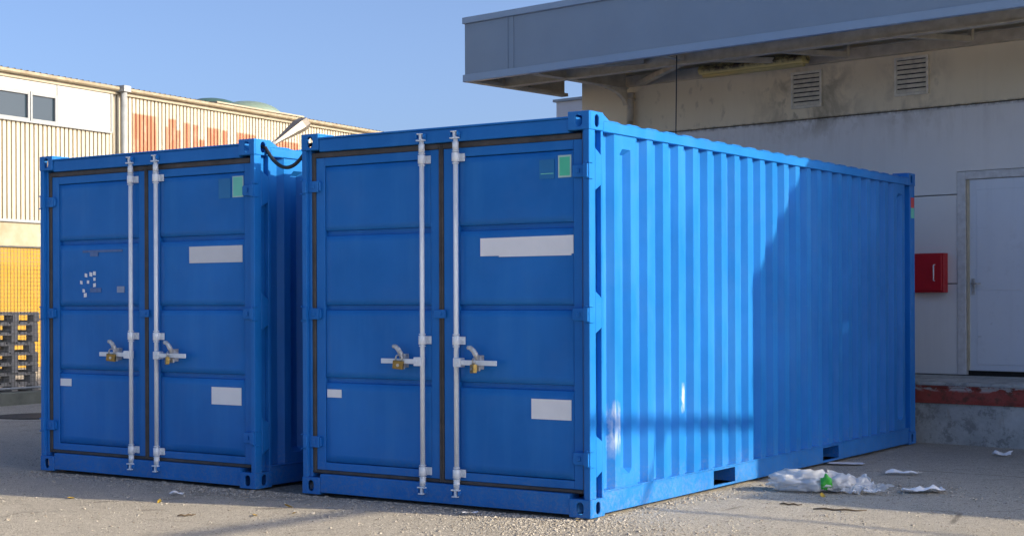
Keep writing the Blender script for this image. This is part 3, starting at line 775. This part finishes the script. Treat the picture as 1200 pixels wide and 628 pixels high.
# ---------------------------------------------------------------- fence, kerb, pallets, lamp post (left)
M_wire = simple('fence_wire', (0.20, 0.19, 0.17), .5, .4, bump=0); M_post = simple('fence_post', (0.40, 0.42, 0.43), .5, .4, bump=0)
kb = MB(); kb.box(-12.45, -12.25, -4, 30, -.1, .165); kb = kb.build('kerb', simple('kerb_concrete', (0.20, 0.21, 0.17), .9, var=.4, scale=4, bump=.4), None, bevel=.015); kb['kind'] = 'structure'
fe = empty('mesh_fence', (-12.35, 3.0, .165)); tag(fe, 'wire mesh fence on a low kerb in front of the yellow wall', 'fence')
for i in range(5):
    m = MB(); m.tube([(0, -4.4+i*2.5, 0), (0, -4.4+i*2.5, 2.02)], .03, 10); m.build('post', M_post, fe)
m = MB(); m.tube([(0, -4.4, 1.985), (0, 5.6, 1.985)], .014, 8); m.build('top_rail', M_wire, fe)
m = MB(); m.tube([(0, -4.4, .045), (0, 5.6, .045)], .018, 8); m.build('bottom_rail', M_post, fe)
m = MB(); w = .0024
for i in range(int(10/.055)): yy = -4.37+i*.055; m.box(-w, w, yy-w, yy+w, .063, 1.97)
for i in range(35): zz = .08+i*.055; m.box(w+.0002, 3*w, -4.39, 5.59, zz-w, zz+w)
mm = m.build('mesh', M_wire, fe); mm['kind'] = 'stuff'
M_wood = simple('grey_pallet_wood', (0.55, 0.52, 0.47), .85, var=.4, scale=9, bump=.3)
def pallet_proto():
    r_ = empty('pallet')
    for k in range(5): m = MB(); y = -.4+k*.16+(.0 if k else .0); m.box(-.6, .6, y+.012, y+.145, .118, .140); m.build('deck_board', M_wood, r_)
    for y in (-.345, 0, .345):
        for xx in (-.53, 0, .53): m = MB(); m.box(xx-.07, xx+.07, y-.05, y+.05, .022, .096); m.build('block', M_wood, r_)
        m = MB(); m.box(-.6, .6, y-.05, y+.05, 0, .0215); m.build('bottom_board', M_wood, r_)
    for xx in (-.53, 0, .53): m = MB(); m.box(xx-.07, xx+.07, -.4, .4, .0965, .1175); m.build('stringer', M_wood, r_)
    return r_
pp = pallet_proto(); names_ = ['bottom', 'second', 'third', 'fourth', 'fifth', 'sixth', 'seventh', 'eighth', 'topmost']
for i in range(9):
    o = pp if i == 0 else copy_tree(pp)
    o.location = (-13.25+random.uniform(-.03, .03), 5.42+random.uniform(-.03, .03), -.01+i*.1405); o.rotation_euler = (0, 0, random.uniform(-.03, .03))
    tag(o, '%s weathered grey pallet%s in the stack behind the mesh fence' % (names_[i], '' if i in (0, 8) else ' from the bottom'), 'pallet', 'pallets stacked behind the fence')
# lamp post behind the far container
M_alu = simple('lamp_aluminium', (0.22, 0.195, 0.165), .45, .3, var=.3, scale=8, bump=.05)
lp = empty('lamp_post', (-10, 7.72, 0)); tag(lp, 'street lamp with a tapered metal head rising behind the farther container', 'street lamp')
m = MB(); m.tube([(0, 0, 0), (0, 0, 3.3), (0, .02, 3.58), (0, .12, 3.66)], [.07, .045, .04, .035], 12); m.build('pole', M_post, lp)
bm = bmesh.new(); rings = []
for (f, w_, h_) in ((0, .022, .020), (.25, .045, .036), (.55, .085, .065), (.85, .12, .092), (1.0, .11, .085)):
    c_ = Vector((0, .05+f*.70, 3.61+f*.40)); up = Vector((0, -.5, .87))
    rings.append([bm.verts.new(c_+Vector((w_*a, 0, 0))+up*(h_*b)) for a, b in ((-1, -.3), (-.7, -1), (.7, -1), (1, -.3), (.75, .8), (-.75, .8))])
for a, b in zip(rings, rings[1:]):
    for k in range(6): bm.faces.new([a[k], a[(k+1) % 6], b[(k+1) % 6], b[k]])
bm.faces.new(rings[0]); bm.faces.new(rings[-1][::-1])
m = MB(); m.bm.free(); m.bm = bm; m.build('lamp_head', M_alu, lp)
# manhole cover
m = MB(); m.tube([(-10.3, 3.85, -.02), (-10.3, 3.85, .004)], .45, 32); mh = m.build('manhole_cover', simple('cast_iron', (0.035, 0.035, 0.036), .6, .3, scale=12, bump=.3)); tag(mh, 'dark round manhole cover in the asphalt beyond the farther container', 'manhole cover')

# ---------------------------------------------------------------- unseen shadow casters added to the right of the yard
nb = empty('hall_shadow_caster', (9.5, 4.08, 0)); tag(nb, 'unseen hall-shaped block added right of the loading building to shade the yard', 'building')
m = MB(); m.box(0, 11, 0, 10, 0, 3.70); m.build('wall', M_wall, nb); m = MB(); m.box(0, 11.05, 0, 10.05, 3.701, 3.77); m.build('roof', M_fascia, nb)  # added block, sized so its roof edges outline the ground shadow
pr = empty('pipe_shadow_caster', (8.5, 0, 0)); tag(pr, 'unseen overhead pipes added beyond the right edge of the yard to cast thin shadows', 'pipe rack')
m = MB(); m.tube([(0, -6.0, 4.62), (0, 3.42, 4.03), (0, 5.2, 3.91)], .052, 12); m.build('pipe', M_post, pr)  # added pipe, placed to cast the soft band along the container side
m = MB(); m.tube([(0, 3.42, 3.995), (14, 3.42, 3.995)], .026, 12); m.build('pipe', M_post, pr)  # added cross pipe, casts the thin line over the ground
for q in ((0, -6.0), (0, 5.2), (14, 3.42)): m = MB(); m.tube([(q[0], q[1], 0), (q[0], q[1], 4.7)], .05, 12); m.build('post', M_post, pr)

# ---------------------------------------------------------------- litter
def film_mat(name, col, tr, alpha):
    t = NT(name); p = t.b
    c = t.mix(t.rng(t.noise(9, 4), .35, .65), tuple(k*.86 for k in col), col)
    t.fin(c, .32, 0., t.bump(t.noise(38, 4, .6, None, .8), .5, .01), .5)
    tl = t.n('ShaderNodeBsdfTranslucent'); tl.inputs[0].default_value = (*col, 1)
    m1 = t.n('ShaderNodeMixShader'); m1.inputs[0].default_value = tr; t.t.links.new(p.outputs[0], m1.inputs[1]); t.t.links.new(tl.outputs[0], m1.inputs[2])
    tp = t.n('ShaderNodeBsdfTransparent'); m2 = t.n('ShaderNodeMixShader'); m2.inputs[0].default_value = alpha
    t.t.links.new(m1.outputs[0], m2.inputs[1]); t.t.links.new(tp.outputs[0], m2.inputs[2]); t.t.links.new(m2.outputs[0], t.o.inputs[0])
    return t.m
M_bag = film_mat('white_bag_film', (0.82, 0.83, 0.85), .35, .12); M_film = film_mat('clear_film', (0.80, 0.84, 0.88), .3, .62)
M_paper = simple('paper', (0.78, 0.78, 0.80), .8, var=.08, bump=0); M_bagg = film_mat('green_print', (0.10, 0.62, 0.08), .3, .05)
def lump(c_, ax, seed, rough_, sub=4, flat=.0):
    bm = bmesh.new(); bmesh.ops.create_icosphere(bm, subdivisions=sub, radius=1)
    for v in bm.verts:
        n_ = v.co.normalized(); q = n_*1.6+Vector((seed, seed*2, -seed))
        dd = noise.noise(q)*.35+abs(noise.noise(q*2.3))*.5*rough_+abs(noise.noise(q*5.1))*.28*rough_+noise.noise(q*11)*.07*rough_
        s_ = 1-.25*rough_+dd
        v.co = Vector((c_[0]+ax[0]*n_.x*s_, c_[1]+ax[1]*n_.y*s_, max(.002, c_[2]+ax[2]*n_.z*s_)))
    for f in bm.faces: f.smooth = True
    m = MB(); m.bm.free(); m.bm = bm; return m
bag = empty('plastic_bag', (.6, 2.12, 0), .15); tag(bag, 'crumpled white plastic bag with a green print on the ground by the container', 'plastic bag')
lump((-.06, .0, .055), (.27, .15, .085), 1.3, 1.0).build('body', M_bag, bag)
lump((.19, .05, .05), (.11, .12, .07), 4.7, .9).build('handles', M_bag, bag)
def sheet(w, l, n, amp, seed, fold=.0):
    bm = bmesh.new(); G = []
    for j in range(n+1):
        G.append([])
        for i in range(n+1):
            x, y = (i/n-.5)*w, (j/n-.5)*l
            ra = 1+.35*noise.noise(Vector((i*.35+seed, j*.35, seed)))
            z = abs(noise.noise(Vector((x*9+seed, y*9, seed))))*amp*1.6+abs(noise.noise(Vector((x*26, y*26+seed, seed))))*amp*.6
            G[-1].append(bm.verts.new((x*ra, y*ra, z+.003)))
    for j in range(n):
        for i in range(n): bm.faces.new([G[j][i], G[j][i+1], G[j+1][i+1], G[j+1][i]]).smooth = False
    m = MB(); m.bm.free(); m.bm = bm; return m
o = sheet(.30, .26, 14, .06, 9.1).build('torn_handle', M_bag, bag); o.location = (.24, .26, .02); o.rotation_euler = (.3, .1, .6)
o = sheet(.36, .24, 14, .045, 3.7).build('clear_film', M_film, bag); o.location = (.36, .02, .0); o.rotation_euler = (0, 0, .9)
o = lump((.125, -.105, .075), (.045, .022, .055), 2.2, 1.2, 3).build('green_print', M_bagg, bag)
for i, (x, y, w_, l_, amp, lab) in enumerate(((.13, 3.95, .30, .17, .004, 'flat white paper sheet lying at the foot of the container'), (.80, 3.47, .26, .08, .03, 'small white paper scrap beyond the plastic bag'), (1.30, 2.50, .30, .14, .035, 'crumpled white tissue lying right of the plastic bag'), (.96, 2.21, .20, .07, .02, 'thin white scrap beside the clear plastic film'), (1.03, 5.36, .16, .12, .05, 'crumpled pale scrap near the loading dock'), (-.80, -.20, .10, .06, .02, 'tiny white scrap in front of the nearer container doors'), (-3.15, -.55, .10, .06, .03, 'tiny white scrap in front of the farther container'), (1.6, 4.4, .07, .05, .02, 'tiny white scrap on the shaded ground near the dock'))):
    o = sheet(w_, l_, 10, amp, 2.1*i+.7).build('paper_scrap', M_paper); o.location = (x, y, .0); o.rotation_euler = (0, 0, random.uniform(-.5, .5)+.3)
    tag(o, lab, 'paper scrap', 'white paper scraps on the ground')
# pebbles
M_peb = NT('pebble'); c = M_peb.mix(M_peb.rng(M_peb.noise(60, 1), .38, .62), (0.19, 0.165, 0.135), (0.47, 0.435, 0.375)); M_peb = M_peb.fin(c, .9)
pv, pf = [], []
def pebble(x, y, s):
    b = len(pv); z = gz(x, y)
    a0 = random.uniform(0, 6.28)
    k = 6
    for j in range(k):
        a = a0+j*2*math.pi/k+random.uniform(-.3, .3); rr = s*random.uniform(.7, 1.15)
        pv.append((x+rr*math.cos(a), y+rr*math.sin(a), z+s*random.uniform(.0, .15)))
    for j in range(3):
        a = a0+j*2*math.pi/3+random.uniform(-.3, .3); rr = s*.55
        pv.append((x+rr*math.cos(a), y+rr*math.sin(a), z+s*random.uniform(.35, .7)))
    pf.append((b+6, b+7, b+8))
    for j in range(3):
        p0, p1, p2 = b+2*j, b+(2*j+1) % 6, b+(2*j+2) % 6; t0, t1 = b+6+j, b+6+(j+1) % 3
        pf.append((p0, p1, t0)); pf.append((p1, p2, t1)); pf.append((p1, t1, t0))
def inside(x, y): return (-2.42 < x < -.02 and .02 < y < 6.04) or (-5.3 < x < -2.9 and 0 < y < 6)
n_ = 0
while n_ < 24000:
    md = random.random()
    if md < .45: x, y = random.uniform(-6.5, 3.2), random.uniform(-2.0, 3.2)
    elif md < .75: x, y = random.uniform(-5.5, .3), -abs(random.gauss(0, .22))+.02
    elif md < .80: x, y = abs(random.gauss(0, .13))-.01, random.uniform(-.1, 2.2)
    else: x, y = random.gauss(-.0, .5), random.gauss(-.25, .35)
    if inside(x, y): continue
    if noise.noise(Vector((x*1.3, y*1.3, 9))) < -.05 and random.random() < .6: continue
    s = min(.022, .0042*random.lognormvariate(0, .5)); pebble(x, y, s); n_ += 1
for i in range(900):
    x, y = .75+random.gauss(0, .5), 2.55+random.gauss(0, .3)
    if not inside(x, y): pebble(x, y, min(.02, .0055*random.lognormvariate(0, .5)))
me = bpy.data.meshes.new('gravel'); me.from_pydata(pv, [], pf); me.materials.append(M_peb); gr = link('gravel', me); gr['kind'] = 'stuff'; gr['label'] = 'loose gravel scattered over the yard'; gr['category'] = 'gravel'
# fallen leaves and twigs
M_leaf = simple('yellow_leaf', (0.55, 0.36, 0.04), .6, var=.4, scale=30, bump=0)
bm = bmesh.new(); vv = [bm.verts.new(p) for p in ((-.035, 0, .004), (-.012, -.018, .010), (.020, -.014, .006), (.040, 0, .014), (.018, .016, .012), (-.014, .017, .005), (0, 0, .002))]
for k in range(6): bm.faces.new([vv[k], vv[(k+1) % 6], vv[6]])
lm = bpy.data.meshes.new('fallen_leaf'); bm.to_mesh(lm); bm.free(); lm.materials.append(M_leaf)
for (x, y, where) in ((-2.05, -.56, 'left of the nearer container, at the edge of the shadow'), (-1.80, -.80, 'below the left door of the nearer container'), (-.05, -.07, 'at the nearest corner of the nearer container'), (-3.0, -.85, 'at the shadow edge before the farther container'), (-3.7, -1.05, 'lying farthest left on the sunlit ground'), (.78, 1.88, 'just below the plastic bag'), (-1.95, -1.0, 'nearest the bottom edge of the picture')):
    o = link('fallen_leaf', lm); o.location = (x, y, gz(x, y)+.003); o.rotation_euler = (random.uniform(-.3, .3), random.uniform(-.3, .3), random.uniform(0, 6.28)); s_ = random.uniform(.7, 1.2); o.scale = (s_, s_, s_)
    tag(o, 'small yellow leaf '+where, 'leaf', 'yellow fallen leaves')
M_twig = simple('twig', (0.11, 0.08, 0.05), .9, bump=0)
for i, (x, y, L, a, lab) in enumerate(((1.15, 1.28, .35, .25, 'dark twig on the sunlit ground right of the plastic bag'), (-2.35, -1.22, .12, 1.0, 'short dark twig on the sunlit ground left of the containers'), (.78, 1.33, .16, .1, 'short dark twig on the sunlit ground below the plastic bag'))):
    m = MB(); pts = [(L*(k/5-.5), .006*math.sin(k*1.7+i), .006+.006*(k % 2)) for k in range(6)]; m.tube(pts, [.004, .007, .006, .007, .005, .003], 6)
    o = m.build('twig', M_twig); o.location = (x, y, gz(x, y)); o.rotation_euler = (0, 0, a); tag(o, lab, 'twig', 'twigs on the ground')
